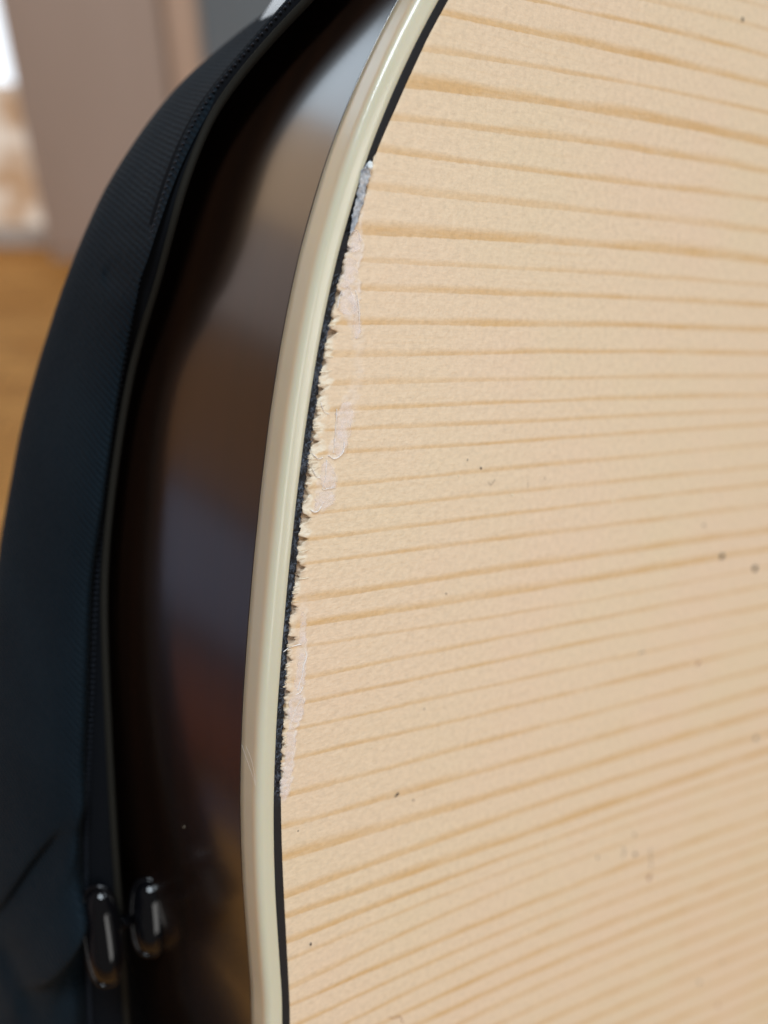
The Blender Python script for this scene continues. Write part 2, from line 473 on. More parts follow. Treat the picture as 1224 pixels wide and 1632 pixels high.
# ------------------------------------------------------------------ purfling: black strip, torn in the damaged part
pr = []
fr_ = np.array([0, .12, .3, .5, .7, .88, 1.0])
wl = off(0.0)
for j, f_ in enumerate(fr_):
    q = wl + (inner - wl) * f_
    jag = DMG * ((noise2(q[:, 1] * 4, q[:, 1] * 0 + j, 51) - .5) * .28)
    jag = jag * (0 if j in (0, len(fr_) - 1) else 1) 
    h = -.03 - DMG * (.05 + .28 * noise2(q[:, 1] * 5, q[:, 1] * 0 + j * 1.7, 52))
    if j == 0: h = np.full(nrow, -.05)
    ex = 0
    if j == len(fr_) - 1: ex = .05 + DMG * .12 * noise1(ROWV * 7, 53) + .02 * noise1(ROWV * 4, 54)
    pr.append(np.c_[q[:, 0] + jag * .3 + ex, q[:, 1], h])
P = np.stack([np.c_[wl[:, 0], wl[:, 1], np.full(nrow, -1.6)]] + pr + [np.c_[inner[:, 0] + .02, inner[:, 1], np.full(nrow, -1.6)]], 1)
ncp = P.shape[1]
tornsect = DMG * sstep(440, 500, py_)
sf = np.repeat(tornsect[:, None] * (.35 + .9 * noise1(ROWV * 1.1, 55))[:, None], ncp, 1)
pf = mesh('purfling', np.c_[P[..., 0].ravel() * .001, P[..., 1].ravel() * .001 * HAND, P[..., 2].ravel() * .001],
          grid_faces(nrow, ncp), M_purf, guitar, attrs=dict(scuff=sf), label='thin black purfling line, scuffed and frayed in the middle')
fix_normals(pf)

# ------------------------------------------------------------------ binding: rounded cream strip
prof = [(0.02, -2.0), (0.02, -.06), (-.06, -.005)]
prof = [(0.01, -2.2), (0.01, -.10), (.05, -.02), (.12, .02), (.45, .025), (.7, .012)]
rr = .85
for k in range(9):
    a = math.pi / 2 * k / 8
    prof.append((FACE - rr + rr * math.sin(a), -.02 - rr + rr * math.cos(a)))
prof += [(FACE + .01, -1.0), (FACE + .01, -1.5), (FACE + .015, -2.2), (FACE + .01, -3.02), (FACE - .06, -3.10), (FACE - .9, -3.12)]
ri = np.concatenate([np.arange(0, len(bot_ext), 3), np.arange(len(bot_ext), nrow - len(top_ext), 5), np.arange(nrow - len(top_ext), nrow, 3)])
ripple = .03 * (noise1(ROWV * .35, 61) - .5) + .012 * (noise1(ROWV * 1.6, 62) - .5)
B = np.stack([np.c_[(off(d_ + ripple))[ri], np.full(len(ri), h_)] for d_, h_ in prof], 1)
bd = mesh('binding', np.c_[B[..., 0].ravel() * .001, B[..., 1].ravel() * .001 * HAND, B[..., 2].ravel() * .001],
          grid_faces(len(ri), len(prof)), M_binding, guitar, attrs=dict(warm_tint=np.tile(np.array([.0]*6 + [0, 0, .0, .0, .1, .3, .75, 1, 1] + [.85] + [.75] * 5), len(ri))), label='cream plastic binding with a rounded glossy corner')
fix_normals(bd)

# ------------------------------------------------------------------ lacquered side and back (the body gets shallower towards the neck)
TAPER = np.interp(path[ri][:, 1], [12, 30, 48, 120], [1.0, .90, .80, .74])
S = []
for d_, h_ in [(FACE - .5, -3.11), (FACE - .05, -3.13), (FACE - .0, -3.17), (FACE - .0, -3.21), (FACE - .0, -3.3), (FACE - .0, -3.6), (FACE - .0, -6), (FACE, -12), (FACE, -24), (FACE, -30), (FACE, -34), (FACE, -37.5)]:
    S.append(np.c_[off(d_)[ri], np.where(h_ < -7, h_ * TAPER, h_)])
S = np.stack(S, 1)
sd = mesh('side', np.c_[S[..., 0].ravel() * .001, S[..., 1].ravel() * .001 * HAND, S[..., 2].ravel() * .001],
          grid_faces(len(ri), S.shape[1]), M_side, guitar, label='dark brown glossy lacquered side of the body')
fix_normals(sd)
S = []
for d_, h_ in [(FACE - .01, -37.6), (FACE - .2, -38.2), (FACE - 3, -38.5), (-40, -38.5)]:
    S.append(np.c_[off(d_)[ri], h_ * TAPER])
far = np.c_[np.full(len(ri), 140.0), path[ri][:, 1], -38.5 * TAPER]
S = np.stack(S + [far], 1)
bk = mesh('back', np.c_[S[..., 0].ravel() * .001, S[..., 1].ravel() * .001 * HAND, S[..., 2].ravel() * .001],
          grid_faces(len(ri), S.shape[1]), M_back, guitar)
fix_normals(bk)
# ------------------------------------------------------------------ torn edge: flakes, splinters, fibres
rnd = random.Random(7)
t = NT('clouded_lacquer')
t.set(Base_Color=(.93, .87, .87, 1), Roughness=.35, Alpha=t.rng(t.noise(t.obj(), 1500, 3), .35, .7, .02, .34))
t.bump(t.noise(t.obj(), 1200, 2), .00005, .4)
M_flake = t.m
M_curl = plain('white_lacquer_edge', (.86, .82, .80, 1), .35).m
t = NT('torn_glossy_finish')
t.set(Base_Color=t.mix(t.rng(t.noise(t.obj(), 1400, 3), .35, .65), (.22, .25, .30, 1), (.52, .54, .57, 1)), Roughness=.16)
t.bump(t.noise(t.obj(), 1700, 3), .0003, .7)
M_torn = t.m
M_fibre = plain('blue_grey_fibre', (.11, .14, .19, 1), .6).m
t = NT('raw_spruce'); t.set(Base_Color=t.mix(t.rng(t.noise(t.obj((800, 3500, 3500)), 1.0, 3), .3, .7), (.72, .60, .43, 1), (.85, .79, .66, 1)), Roughness=.7)
t.bump(t.noise(t.obj((800, 4500, 4500)), 1.0, 3), .0001, .7)
M_raw = t.m
def ribbon(name, left, right, w0, w1, mat, parent, nr=28, nc=9, seed=0, amp=.06, curl=.0, thick=.035, **k):
    """thin uneven sheet between two traced edges, w0 at its left edge, w1 at its right edge"""
    L = dense([(*on_plane(x, y), 0) for x, y in left], nr); R = dense([(*on_plane(x, y), 0) for x, y in right], nr)
    V = []
    for i in range(nr):
        for j in range(nc):
            f = j / (nc - 1); g = i / (nr - 1)
            env = min(1, (g / .22) ** .6, ((1 - g) / .2) ** .6) * (.75 + .5 * float(noise1(i * .6, seed + 5)))
            f = .5 + (f - .5) * env
            p = L[i] * (1 - f) + R[i] * f
            jag = (float(noise1(i * .9, seed + j // (nc - 1))) - .5) * .12 * (1 if j in (0, nc - 1) else 0)
            p = p + np.array([jag, 0, w0 * (1 - f) + w1 * f + amp * (float(noise2(p[0] * 3, p[1] * 3, seed)) - .3) + curl * max(0, g - .75) * 4])
            V.append(loc(*p))
    o = mesh(name, V, grid_faces(nr, nc), mat, parent, **k)
    s = o.modifiers.new('thickness', 'SOLIDIFY'); s.thickness = thick * .001; s.offset = 0
    return o
ribbon('torn_finish', [(586,254),(578,268),(572,285),(570,303),(567,320),(561,345),(556,374)], [(594,257),(590,274),(584,298),(579,318),(572,342),(566,362),(560,378)], .02, .04, M_torn, guitar,
       nr=60, nc=12, seed=3, amp=.13, label='shiny bluish torn scrap of finish lying over the purfling')
# bright nub at its upper end
V, Fc = blob(np.array([*on_plane(588, 264), .16]), (np.array([1, 0, 0]), np.array([0, 1, 0]), np.array([0, 0, 1])), (.26, .34, .16))
V = [v + np.array([0, 0, .12]) * (float(noise2(v[0] * 9, v[1] * 9, 5)) - .5) for v in V]
fix_normals(mesh('finish_nub', [loc(*q) for q in V], Fc, plain('glassy_finish', (.75, .82, .86, 1), .08).m, guitar))
FL = [([(562,366),(556,384),(552,402)], [(571,368),(575,384),(573,402)], .05, .16),
      ([(549,412),(545,440),(541,462)], [(566,410),(568,432),(560,455)], .02, .10),
      ([(552,456),(543,476),(537,500)], [(556,458),(565,478),(570,503)], .05, .20),
      ([(566,470),(563,505),(560,540)], [(571,472),(574,505),(574,540)], .02, .06),
      ([(537,640),(535,685),(530,727)], [(567,640),(556,690),(545,726)], .04, .12),
      ([(514,733),(510,762),(513,780)], [(526,735),(536,765),(534,779)], .02, .07),
      ([(507,783),(503,800),(498,814)], [(533,782),(529,800),(514,812)], .04, .08),
      ([(479,975),(478,1000),(474,1030)], [(486,975),(487,1000),(488,1030)], .01, .05),
      ([(474,1040),(473,1070),(466,1098)], [(488,1040),(485,1070),(484,1098)], .02, .08),
      ([(463,1105),(459,1130),(461,1152)], [(484,1104),(483,1130),(475,1152)], .02, .10),
      ([(458,1156),(455,1200),(449,1240)], [(472,1156),(468,1200),(465,1240)], .03, .06),
      ([(447,1238),(446,1255),(447,1275)], [(464,1238),(461,1255),(454,1276)], .03, .05)]
for i, (a, b, wa, wb) in enumerate(FL):
    ribbon('lacquer_flake', a, b, wa, wb, M_flake, guitar, seed=10 + i, amp=.07)
CURL = [([(566,462),(571,490),(573,530)], .03), ([(536,652),(534,688),(531,722)], .04),
        ([(523,726),(532,731),(541,727),(547,717),(548,705)], .055), ([(520,733),(519,758),(514,779),(523,778),(535,777)], .035), ([(515,800),(508,813),(500,816),(495,812)], .05),
        ([(484,1030),(488,1046),(483,1062),(481,1078),(477,1090),(474,1100)], .045), ([(471,1107),(478,1103),(483,1094)], .05), ([(480,1112),(474,1124),(468,1140),(463,1152)], .03),
        ([(480,1026),(466,1030),(459,1033),(451,1039)], .04), ([(558,372),(567,366),(572,372),(574,386)], .03), ([(545,462),(540,476),(537,492)], .045), ([(511,640),(516,655),(524,660)], .03),
        ([(497,745),(503,758),(510,762)], .035), ([(497,722),(506,731),(514,729)], .04), ([(551,455),(556,459),(563,474)], .03)]
for i, (p, r) in enumerate(CURL):
    q = dense([(*on_plane(x, y), .045 + .03 * math.sin(k * 1.7 + i)) for k, (x, y) in enumerate(p)], 30)
    q[:, 2] += .03 * (noise1(np.arange(30) * .5, 80 + i) - .5); q[:, 0] += .05 * (noise1(np.arange(30) * .4, 90 + i) - .5)
    V, Fc = tube_geo(q, r * (.4 + noise1(np.arange(30) * .45, 70 + i)), 6)
    fix_normals(mesh('lacquer_curl', [loc(*v) for v in V], Fc, M_curl, guitar))
# splinters of raw spruce that stick out over the purfling
def row_at(y): return int(np.argmin(np.abs(yrow - y)))
for k in range(64):
    y = rnd.uniform(500, 965) if k < 44 else rnd.uniform(965, 1200)
    i = row_at(y)
    if depthn[i] > .7: continue
    L = rnd.uniform(.35, 1.3) * (1 if k < 44 else .6); h = rnd.uniform(.05, .15); th = rnd.uniform(.04, .09)
    u_ = inner[i, 0] + retreat[i] - rnd.uniform(.05, .22); v_ = inner[i, 1]
    w_ = rnd.uniform(-.10, .03)
    V = []; m = 6
    sl_ = rnd.uniform(-.12, .12)
    for s in range(m):
        f = s / (m - 1)
        hh = h * (.45 + .55 * math.sin(math.pi * min(1, f * .9 + .15))) * rnd.uniform(.8, 1.15)
        uu_ = u_ + L * f; vv_ = v_ + sl_ * f; ww_ = w_ + .07 * math.sin(f * 3.1) - .05 * f
        for a_, b_ in ((-.5, 0), (-.2, .5), (.25, .45), (.5, 0), (0, -.6)):
            V.append(loc(uu_ + (rnd.uniform(-.08, .05) if s == 0 else 0), vv_ + a_ * hh, ww_ + b_ * th))
    Fc = grid_faces(m, 5, wrap=True) + [(4, 3, 2, 1, 0), tuple(range((m - 1) * 5, m * 5))]
    fix_normals(mesh('wood_splinter', V, Fc, M_raw, guitar, smooth=False))
# frayed fibres of the purfling
J = Join()
for k in range(230):
    y = rnd.uniform(440, 1262); i = row_at(y); f = rnd.random()
    a = path[i] * (1 - f) + inner[i] * f; ang = rnd.gauss(1.3, .7); ln = rnd.uniform(.15, .65)
    pts = []
    for s in range(6):
        g = s / 5
        uu_ = a[0] + math.cos(ang) * ln * (g - .5) + .08 * math.sin(g * 5 + k); vv_ = a[1] + math.sin(ang) * ln * (g - .5)
        ii = int(np.argmin(np.abs(path[:, 1] - vv_)))
        uu_ = min(max(uu_, path[ii, 0] + .02), inner[ii, 0] + .12)
        pts.append((uu_, vv_, -.04 + .05 * math.sin(math.pi * g) + rnd.uniform(-.01, .03)))
    J.add(*tube_geo(pts, [.006, .014, .018, .018, .013, .006], 5))
mesh('torn_fibres', [loc(*p) for p in J.v], J.f, M_fibre, guitar, kind='stuff')
# hairline scratch marks on the binding
for p in [[(384,1186),(392,1206),(405,1243),(408,1252)], [(392,1188),(402,1215),(412,1250)]]:
    q = []
    for x, y in p:
        i = int(np.argmin(np.abs(to_px(*off(FACE).T, np.full(nrow, -1.5))[1] - y)))
        best = min(np.arange(-3.0, -.3, .05), key=lambda w_: abs(to_px(off(FACE)[:, 0], off(FACE)[:, 1], np.full(nrow, w_))[0][int(np.argmin(np.abs(to_px(off(FACE)[:, 0], off(FACE)[:, 1], np.full(nrow, w_))[1] - y)))] - x))
        xs, ys = to_px(off(FACE)[:, 0], off(FACE)[:, 1], np.full(nrow, best)); k = int(np.argmin(np.abs(ys - y)))
        q.append((off(FACE + .012)[k, 0], off(FACE + .012)[k, 1], best))
    V, Fc = tube_geo(dense(q, 14), .006, 5)
    mesh('scratch', [loc(*v) for v in V], Fc, M_curl, guitar)

# ------------------------------------------------------------------ dust and lint lying on the guitar (things of their own)
M_dark = plain('black_grit', (.07, .055, .045, 1), .8).m
M_grey = plain('grey_dust', (.27, .23, .19, 1), .9).m
M_brownd = plain('brown_dust', (.38, .21, .13, 1), .8).m
M_pale = plain('pale_crumb', (.80, .70, .52, 1), .6).m
def speck(name, x, y, rx, ry, mat, label, cat='speck', rot=0, group='specks of dust on the spruce top'):
    u_, v_ = on_plane(x, y); s = on_plane(x + 1, y); pxmm = .9 / math.hypot(to_px(u_ + .9, v_)[0] - x, to_px(u_ + .9, v_)[1] - y)
    k_ = .62 if x < 900 else .5
    rx, ry = rx * pxmm * k_, ry * pxmm * k_
    e = Matrix.Translation(loc(u_, v_, 0))
    bm = bmesh.new(); bmesh.ops.create_icosphere(bm, subdivisions=2, radius=1)
    sd = rnd.random() * 50
    for v in bm.verts:
        q = np.array(v.co); n_ = .55 + .9 * float(noise2(q[0] * 2.1 + sd, q[1] * 2.1 + q[2] * 1.7, 3))
        a_, b_, c_ = q[0] * rx * n_, q[1] * ry * n_, (q[2] * .6 + .35) * min(rx, ry) * n_
        co, si = math.cos(rot), math.sin(rot)
        v.co = ((a_ * co - b_ * si) * .001, (a_ * si + b_ * co) * .001 * HAND, c_ * .001)
    me = bpy.data.meshes.new(name); bm.to_mesh(me); bm.free(); me.materials.append(mat)
    o = bpy.data.objects.new(name, me); col.objects.link(o); o.matrix_world = GUITAR_M @ e
    o['label'] = label; o['category'] = cat
    if group: o['group'] = group
def hair(name, pts, r, mat, label):
    q = dense([(*on_plane(x, y), .06) for x, y in pts], 18)
    c0 = q[0].copy(); q -= c0 * np.array([1, 1, 0])
    V, Fc = tube_geo(q, r, 5)
    o = mesh(name, [loc(*v) for v in V], Fc, mat, None, m=GUITAR_M @ Matrix.Translation(loc(c0[0], c0[1], 0)))
    o['label'] = label; o['category'] = 'lint'; o['group'] = 'tiny hairs of lint on the spruce top'
SP = [('dust_speck',1183,31,2.2,5,M_dark,'dark upright sliver of grit near the top right corner of the wood',-.2),
 ('dust_speck',766,746,2.4,2.2,M_dark,'small dark dot just above the tick shaped hair',0),
 ('dust_speck',745,733,1.4,2.4,M_grey,'tiny grey fleck up and left of the small dark dot',0),
 ('dust_speck',711,946,1.5,1.5,M_dark,'tiny black dot on the wide honey band left of centre',0),
 ('dust_speck',676,1130,1.6,1.6,M_grey,'tiny grey dot on pale wood above the long black crumb',0),
 ('dust_speck',1150,886,6,4.5,M_dark,'dark round grit, the left one of the pair by the right edge',.2),
 ('dust_speck',1202,905,5.5,5,M_dark,'dark round grit, the right one of the pair by the right edge',0),
 ('dust_speck',1121,837,2.6,2.6,M_grey,'faint grey dot above the dark pair at the right',0),
 ('dust_speck',1112,1057,5,3,M_brownd,'faint brown smudge of dust sitting on a growth ring',.2),
 ('dust_speck',1204,1176,5.5,3.6,M_grey,'grey oval speck alone near the right edge below the middle',-.1),
 ('dust_speck',632,1267,6.5,2.6,M_dark,'long black crumb on the wood near the lower left, the largest',.6),
 ('dust_speck',659,1275,2.2,1.8,M_grey,'pale grey dot just right of the long black crumb',0),
 ('dust_speck',1011,1330,2.8,2.8,M_dark,'dark dot, top one of the small cluster at lower right',0),
 ('dust_speck',1012,1361,4,3.0,M_dark,'dark grain in the middle of the cluster at lower right',.7),
 ('dust_speck',952,1366,3,2.6,M_dark,'dark dot, leftmost of the cluster at lower right',.4),
 ('dust_speck',1034,1398,3.4,6.5,M_brownd,'reddish brown sliver below the cluster at lower right',-.35),
 ('dust_speck',495,1504,3,3.2,M_dark,'round dark dot close to the purfling near the bottom',0),
 ('dust_speck',475,1324,1.6,1.6,M_dark,'minute black dot beside the purfling below the torn part',0),
 ('dust_speck',1151,1533,2.6,2.6,M_grey,'uppermost of three grey dots near the bottom right corner',0),
 ('dust_speck',1114,1565,3,2.8,M_dark,'leftmost of three dots near the bottom right corner',0),
 ('dust_speck',1144,1601,3.4,3,M_brownd,'lowest of three dots near the bottom right corner, brownish',0)]
for n_, x, y, a_, b_, m_, lb, ro in SP: speck(n_, x, y, a_, b_, m_, lb, rot=ro)
for x, y, a_, b_, lb in [(730,758,1.6,4,'pale fleck of wood left of the tick shaped hair'), (816,789,4,1.6,'pale short fleck lying along a growth ring'), (977,799,2.6,3.8,'pale crumb with a small shadow near the centre of the wood'),
                         (1022,1040,9,1.6,'thin greyish smear right of centre')]:
    speck('wood_crumb', x, y, a_, b_, M_pale if y != 1040 else M_grey, lb, cat='crumb', rot=.1, group='pale crumbs on the spruce top')
hair('lint_hair', [(778,768),(781,773),(786,767),(789,764)], .018, M_grey, 'tick shaped grey hair on the pale wood')
hair('lint_hair', [(841,765),(841,771),(841,777)], .018, M_grey, 'short upright grey hair right of the tick shaped one')
hair('lint_hair', [(866,766),(869,761),(867,759)], .02, M_grey, 'small hooked grey hair right of the upright hair')
hair('lint_hair', [(1036,1352),(1037,1368),(1037,1384)], .045, M_grey, 'straight blurred grey hair above the reddish sliver')
hair('lint_hair', [(992,1366),(995,1356),(993,1349)], .05, M_grey, 'blurred short hair left of the clustered grains')
hair('lint_hair', [(620,1621),(628,1622),(636,1619),(640,1625),(641,1630)], .035, M_brownd, 'brown curled hair at the bottom edge of the wood')

# ------------------------------------------------------------------ gig bag
t = NT('black_twill')
tw = t.n('ShaderNodeTexWave'); tw.bands_direction = 'DIAGONAL'
tw.inputs['Scale'].default_value = 760; tw.inputs['Distortion'].default_value = 2.5
t.l(t.obj((1, 1, .4)), tw.inputs['Vector'])
wv = t.noise(t.obj(), 1600, 2)
c = t.mix(t.rng(t.noise(t.obj(), 60, 3), .35, .7), (.0028, .0082, .0140, 1), (.0052, .0130, .0205, 1))
c = t.mix(t.math('MULTIPLY', tw.outputs['Fac'], .35), c, (.004, .006, .008, 1))
t.set(Base_Color=c, Roughness=.75)
t.b.inputs['Sheen Weight'].default_value = .02
t.b.inputs['Sheen Roughness'].default_value = .4
t.b.inputs['Specular IOR Level'].default_value = .12
t.bump(t.math('ADD', tw.outputs['Fac'], wv), .0002, .45)
M_twill = t.m
M_tape = plain('black_tape', (.003, .004, .006, 1), .9, **{'Specular_IOR_Level': .12}).m
M_rimtape = plain('olive_grey_piping', (.016, .015, .012, 1), .7, **{'Specular_IOR_Level': .12}).m
M_thread = plain('navy_thread', (.010, .015, .026, 1), .8).m
M_lining = plain('black_lining', (.003, .003, .004, 1), 1.0, **{'Specular_IOR_Level': .12}).m

bag = empty('gig_bag', GUITAR_M, label='open black padded gig bag wrapped around the side of the guitar', category='gig bag')
def wall_hit(x, y):
    """w at which the ray through a pixel meets the guitar side"""
    r = ray(x, y); o = off(FACE)
    best = None
    lo, hi = -3.0, -90.0
    ws = np.linspace(lo, hi, 400)
    for w in ws:
        u_, v_ = on_plane(x, y, w)
        k = np.argmin(np.abs(o[:, 1] - v_))
        if u_ < o[k, 0]:
            continue
        best = w
    # last w still inside -> boundary
    ins = []
    for w in ws:
        u_, v_ = on_plane(x, y, w); k = np.argmin(np.abs(o[:, 1] - v_)); ins.append(u_ >= o[k, 0])
    idx = [i for i in range(len(ws)) if ins[i]]
    return float(ws[idx[0]]) if idx else -40.0
RIM = [(620,-140),(520,-30),(425,70),(345,172),(302,270),(277,350),(250,450),(217,560),(193,680),(173,830),(166,950),(170,1100),(180,1300),(190,1450),(202,1632),(212,1760),(225,1900),(250,2200),(285,2600)]
SEAM = [(600,-160),(497,-40),(400,70),(318,172),(270,275),(240,370),(214,470),(198,560),(180,680),(161,830),(150,950),(145,1100),(136,1300),(136,1450),(142,1632),(150,1760),(165,1900),(190,2200),(225,2600)]
SIL = [(590,-170),(485,-30),(385,47),(290,130),(215,225),(157,324),(110,435),(76,535),(45,640),(22,740),(2,880),(-8,1000),(-22,1200),(-32,1450),(-38,1632),(-40,1760),(-40,1900),(-20,2200),(15,2600)]
rim3, seam3, sil3 = [], [], []
for a, b, c in zip(RIM, SEAM, SIL):
    w = max(wall_hit(*a), -43) + float(np.interp(a[1], [0, 150, 300, 450, 600, 900, 1100, 1300, 1500, 1700], [7.5, 9, 8.5, 6, 4.5, 6, 7, 10, 12, 13]))
    rim3.append((*on_plane(*a, w), w))
    seam3.append((*on_plane(*b, w - 1.5), w - 1.5))
    sil3.append((*on_plane(*c, w - 17), w - 17))
NB = 420
rim3, seam3, sil3 = dense(rim3, NB), dense(seam3, NB), dense(sil3, NB)
def smooth(A, k=21):
    pad = np.r_[np.repeat(A[:1], k // 2, 0), A, np.repeat(A[-1:], k // 2, 0)]
    return np.stack([np.convolve(pad[:, i], np.ones(k) / k, 'valid') for i in range(3)], 1)
rim3, seam3, sil3 = smooth(rim3), smooth(seam3), smooth(sil3)
zz = np.array([0, 0, 1.0])
def sweep(sections, name, mat, parent=None, creases=False, **k):
    A = np.stack(sections, 1)
    if creases: A = creases(A)
    o = mesh(name, np.c_[A[..., 0].ravel() * .001, A[..., 1].ravel() * .001 * HAND, A[..., 2].ravel() * .001],
             grid_faces(A.shape[0], A.shape[1]), mat, parent, **k)
    return fix_normals(o)
# padded panel: seam -> bulge -> silhouette -> round the back
cl = np.array([-(P0 @ D_), -(P0 @ E_), -(P0 @ N_)])
away = sil3 - cl; away /= np.linalg.norm(away, axis=1)[:, None]
sw = sil3 - seam3; sw /= np.linalg.norm(sw, axis=1)[:, None]
ctrl = [seam3 * .75 + rim3 * .25 - zz * 2.0, seam3 - zz * .3, seam3 * .75 + sil3 * .25 + zz * 5.2, seam3 * .45 + sil3 * .55 + zz * 7.0, seam3 * .15 + sil3 * .85 + zz * 5.0, sil3, sil3 + away * 6 - sw * .5, sil3 + away * 18 - sw * 4, sil3 + away * 34 - sw * 14]
ctrl = np.stack(ctrl, 1)
rows = np.array([dense(r, 70) for r in ctrl])
def dent(A, x, y, rx, ry, amt, ang=0):
    X, Y = to_px(A[..., 0], A[..., 1], A[..., 2])
    ca, sa = math.cos(ang), math.sin(ang)
    a = ((X - x) * ca + (Y - y) * sa) / rx; b = (-(X - x) * sa + (Y - y) * ca) / ry
    front = np.ones(A.shape[1]); front[40:] = 0
    g = amt * np.exp(-(a * a + b * b)) * front[None, :]
    return g
dz = dent(rows, 192, 440, 22, 24, -3.6) + dent(rows, 208, 368, 20, 11, -2.2) + dent(rows, 185, 400, 25, 10, .8)
dz += dent(rows, 95, 1500, 20, 120, 3.4, .62) + dent(rows, 52, 1420, 16, 110, -3.6, .62) + dent(rows, 30, 1560, 20, 80, -2.6, -.4)
dz += dent(rows, 118, 1330, 12, 90, 1.4, .25) + dent(rows, 125, 1560, 18, 60, -2.0, .4)
dz += 1.1 * (noise2(rows[..., 0] * .08, rows[..., 1] * .06, 71) - .5) + .5 * (noise2(rows[..., 0] * .25, rows[..., 1] * .12, 72) - .5)
pk = np.zeros(70); pk[:] = 1; pk[:9] = np.linspace(0, 1, 9)
rows[..., 2] += dz * pk[None, :]
panel = mesh('padded_panel', np.c_[rows[..., 0].ravel() * .001, rows[..., 1].ravel() * .001 * HAND, rows[..., 2].ravel() * .001],
             grid_faces(NB, 70), M_twill, bag, label='quilted black twill outer panel')
fix_normals(panel)
# zipper tape between seam and rim
mid = (rim3 + seam3) / 2
sweep([seam3 - zz * 1.0, seam3 - zz * .15, seam3 * .7 + rim3 * .3 + zz * .25, mid + zz * .5, seam3 * .3 + rim3 * .7 + zz * .45, rim3 + zz * .1, rim3 - zz * .6], 'zipper_tape', M_tape, bag)
# piping on the rim
V_, F_ = tube_geo(np.array([p for p in rim3[::2]]), .42, 8)
fix_normals(mesh('piping', [loc(*p) for p in V_], F_, M_rimtape, bag))
# lining going down between bag and guitar
awr = rim3 - cl; awr /= np.linalg.norm(awr, axis=1)[:, None]
sweep([rim3 - zz * .2, rim3 + awr * 4 - sw * .1, rim3 + awr * 9 - sw * .3, rim3 + awr * 16 - sw * 1.5, rim3 + awr * 24 - sw * 8], 'lining', M_lining, bag)
# stitches along the seam
J = Join()
sl = np.r_[0, np.cumsum(np.linalg.norm(np.diff(seam3, axis=0), axis=1))]
tot = sl[-1]; nst = int(tot / .62)
for k in range(nst):
    q = np.array([np.interp((k + f) * tot / nst, sl, seam3[:, i]) for f in (0, .5) for i in range(3)]).reshape(2, 3)
    dirn = np.array([np.interp(k * tot / nst, sl, (sil3 - seam3)[:, i]) for i in range(3)]); dirn /= np.linalg.norm(dirn)
    a = q[0] + zz * .35 - dirn * .25; b = q[1] + zz * .55 + dirn * .45
    J.add(*tube_geo([a, (a + b) / 2 + zz * .12, b], .10, 5))
mesh('stitching', [loc(*p) for p in J.v], J.f, M_thread, bag, kind='stuff')

# zipper pulls: glossy black metal
t = NT('glossy_black_metal'); t.set(Base_Color=(.003, .003, .004, 1), Roughness=.06)
t.b.inputs['IOR'].default_value = 1.45
t.bump(t.noise(t.obj(), 500, 2), .00005, .3)
M_metal = t.m
def stadium(cx, cy, w, hw, hh, tilt, rtube, depth_tilt=0, n=48):
    """loop of fat wire, given by its centre in photograph pixels and half sizes in mm"""
    u_, v_ = on_plane(cx, cy, w)
    c = np.array([u_, v_, w])
    right = np.array([D_ @ np.array([1, 0, 0]), E_ @ np.array([1, 0, 0]), N_ @ np.array([1, 0, 0])])
    upv = np.array([D_ @ np.array([0, 0, 1.]), E_ @ np.array([0, 0, 1.]), N_ @ np.array([0, 0, 1.])])
    fwd = np.array([D_ @ np.array([0, 1., 0]), E_ @ np.array([0, 1., 0]), N_ @ np.array([0, 1., 0])])
    pts = []
    for k in range(n + 1):
        a = 2 * math.pi * k / n
        x = hw * math.copysign(abs(math.cos(a)) ** .7, math.cos(a)); y = hh * math.copysign(abs(math.sin(a)) ** .85, math.sin(a))
        X = x * math.cos(tilt) - y * math.sin(tilt); Yy = x * math.sin(tilt) + y * math.cos(tilt)
        pts.append(c + right * X + upv * Yy + fwd * (depth_tilt * x))
    return pts, c, right, upv, fwd
def zipper_pull(cx, cy, w, hw, hh, tilt, label, loop=True):
    pts, c, R_, U_, Fw = stadium(cx, cy, w, hw, hh, tilt, .5)
    e = empty('zipper_slider'); e.parent = bag; e['label'] = label
    ux = R_ * math.cos(tilt) + U_ * math.sin(tilt); uy = -R_ * math.sin(tilt) + U_ * math.cos(tilt)
    V, Fc = blob(c + Fw * .3 + ux * hw * .12, (ux, uy, Fw), (hw * 1.02, hh * .98, 1.8), p=.8)
    fix_normals(mesh('slider_body', [loc(*q) for q in V], Fc, M_metal, e))
    V, Fc = tube_geo(pts, .30, 12)
    fix_normals(mesh('pull_ring', [loc(*q) for q in V], Fc, M_metal, e))
    return e
zw = float(np.mean([p[2] for p in rim3 if 1400 < to_px(*p)[1] < 1540]))
zipper_pull(162, 1492, zw + 2.6, 1.9, 5.6, .12, 'long glossy black pull on the left')
zipper_pull(236, 1462, max(wall_hit(236, 1462) + 2.6, zw + 1.2), 1.9, 4.4, .05, 'short glossy black pull next to the guitar side')
a = np.array([*on_plane(215, 1462, zw), zw]); b = np.array([*on_plane(165, 1475, zw + 2), zw + 2])
V, Fc = tube_geo([a, (a + b) / 2 + zz * .5, b], .8, 10)
mesh('slider_bridge', [loc(*q) for q in V], Fc, M_metal, bag)
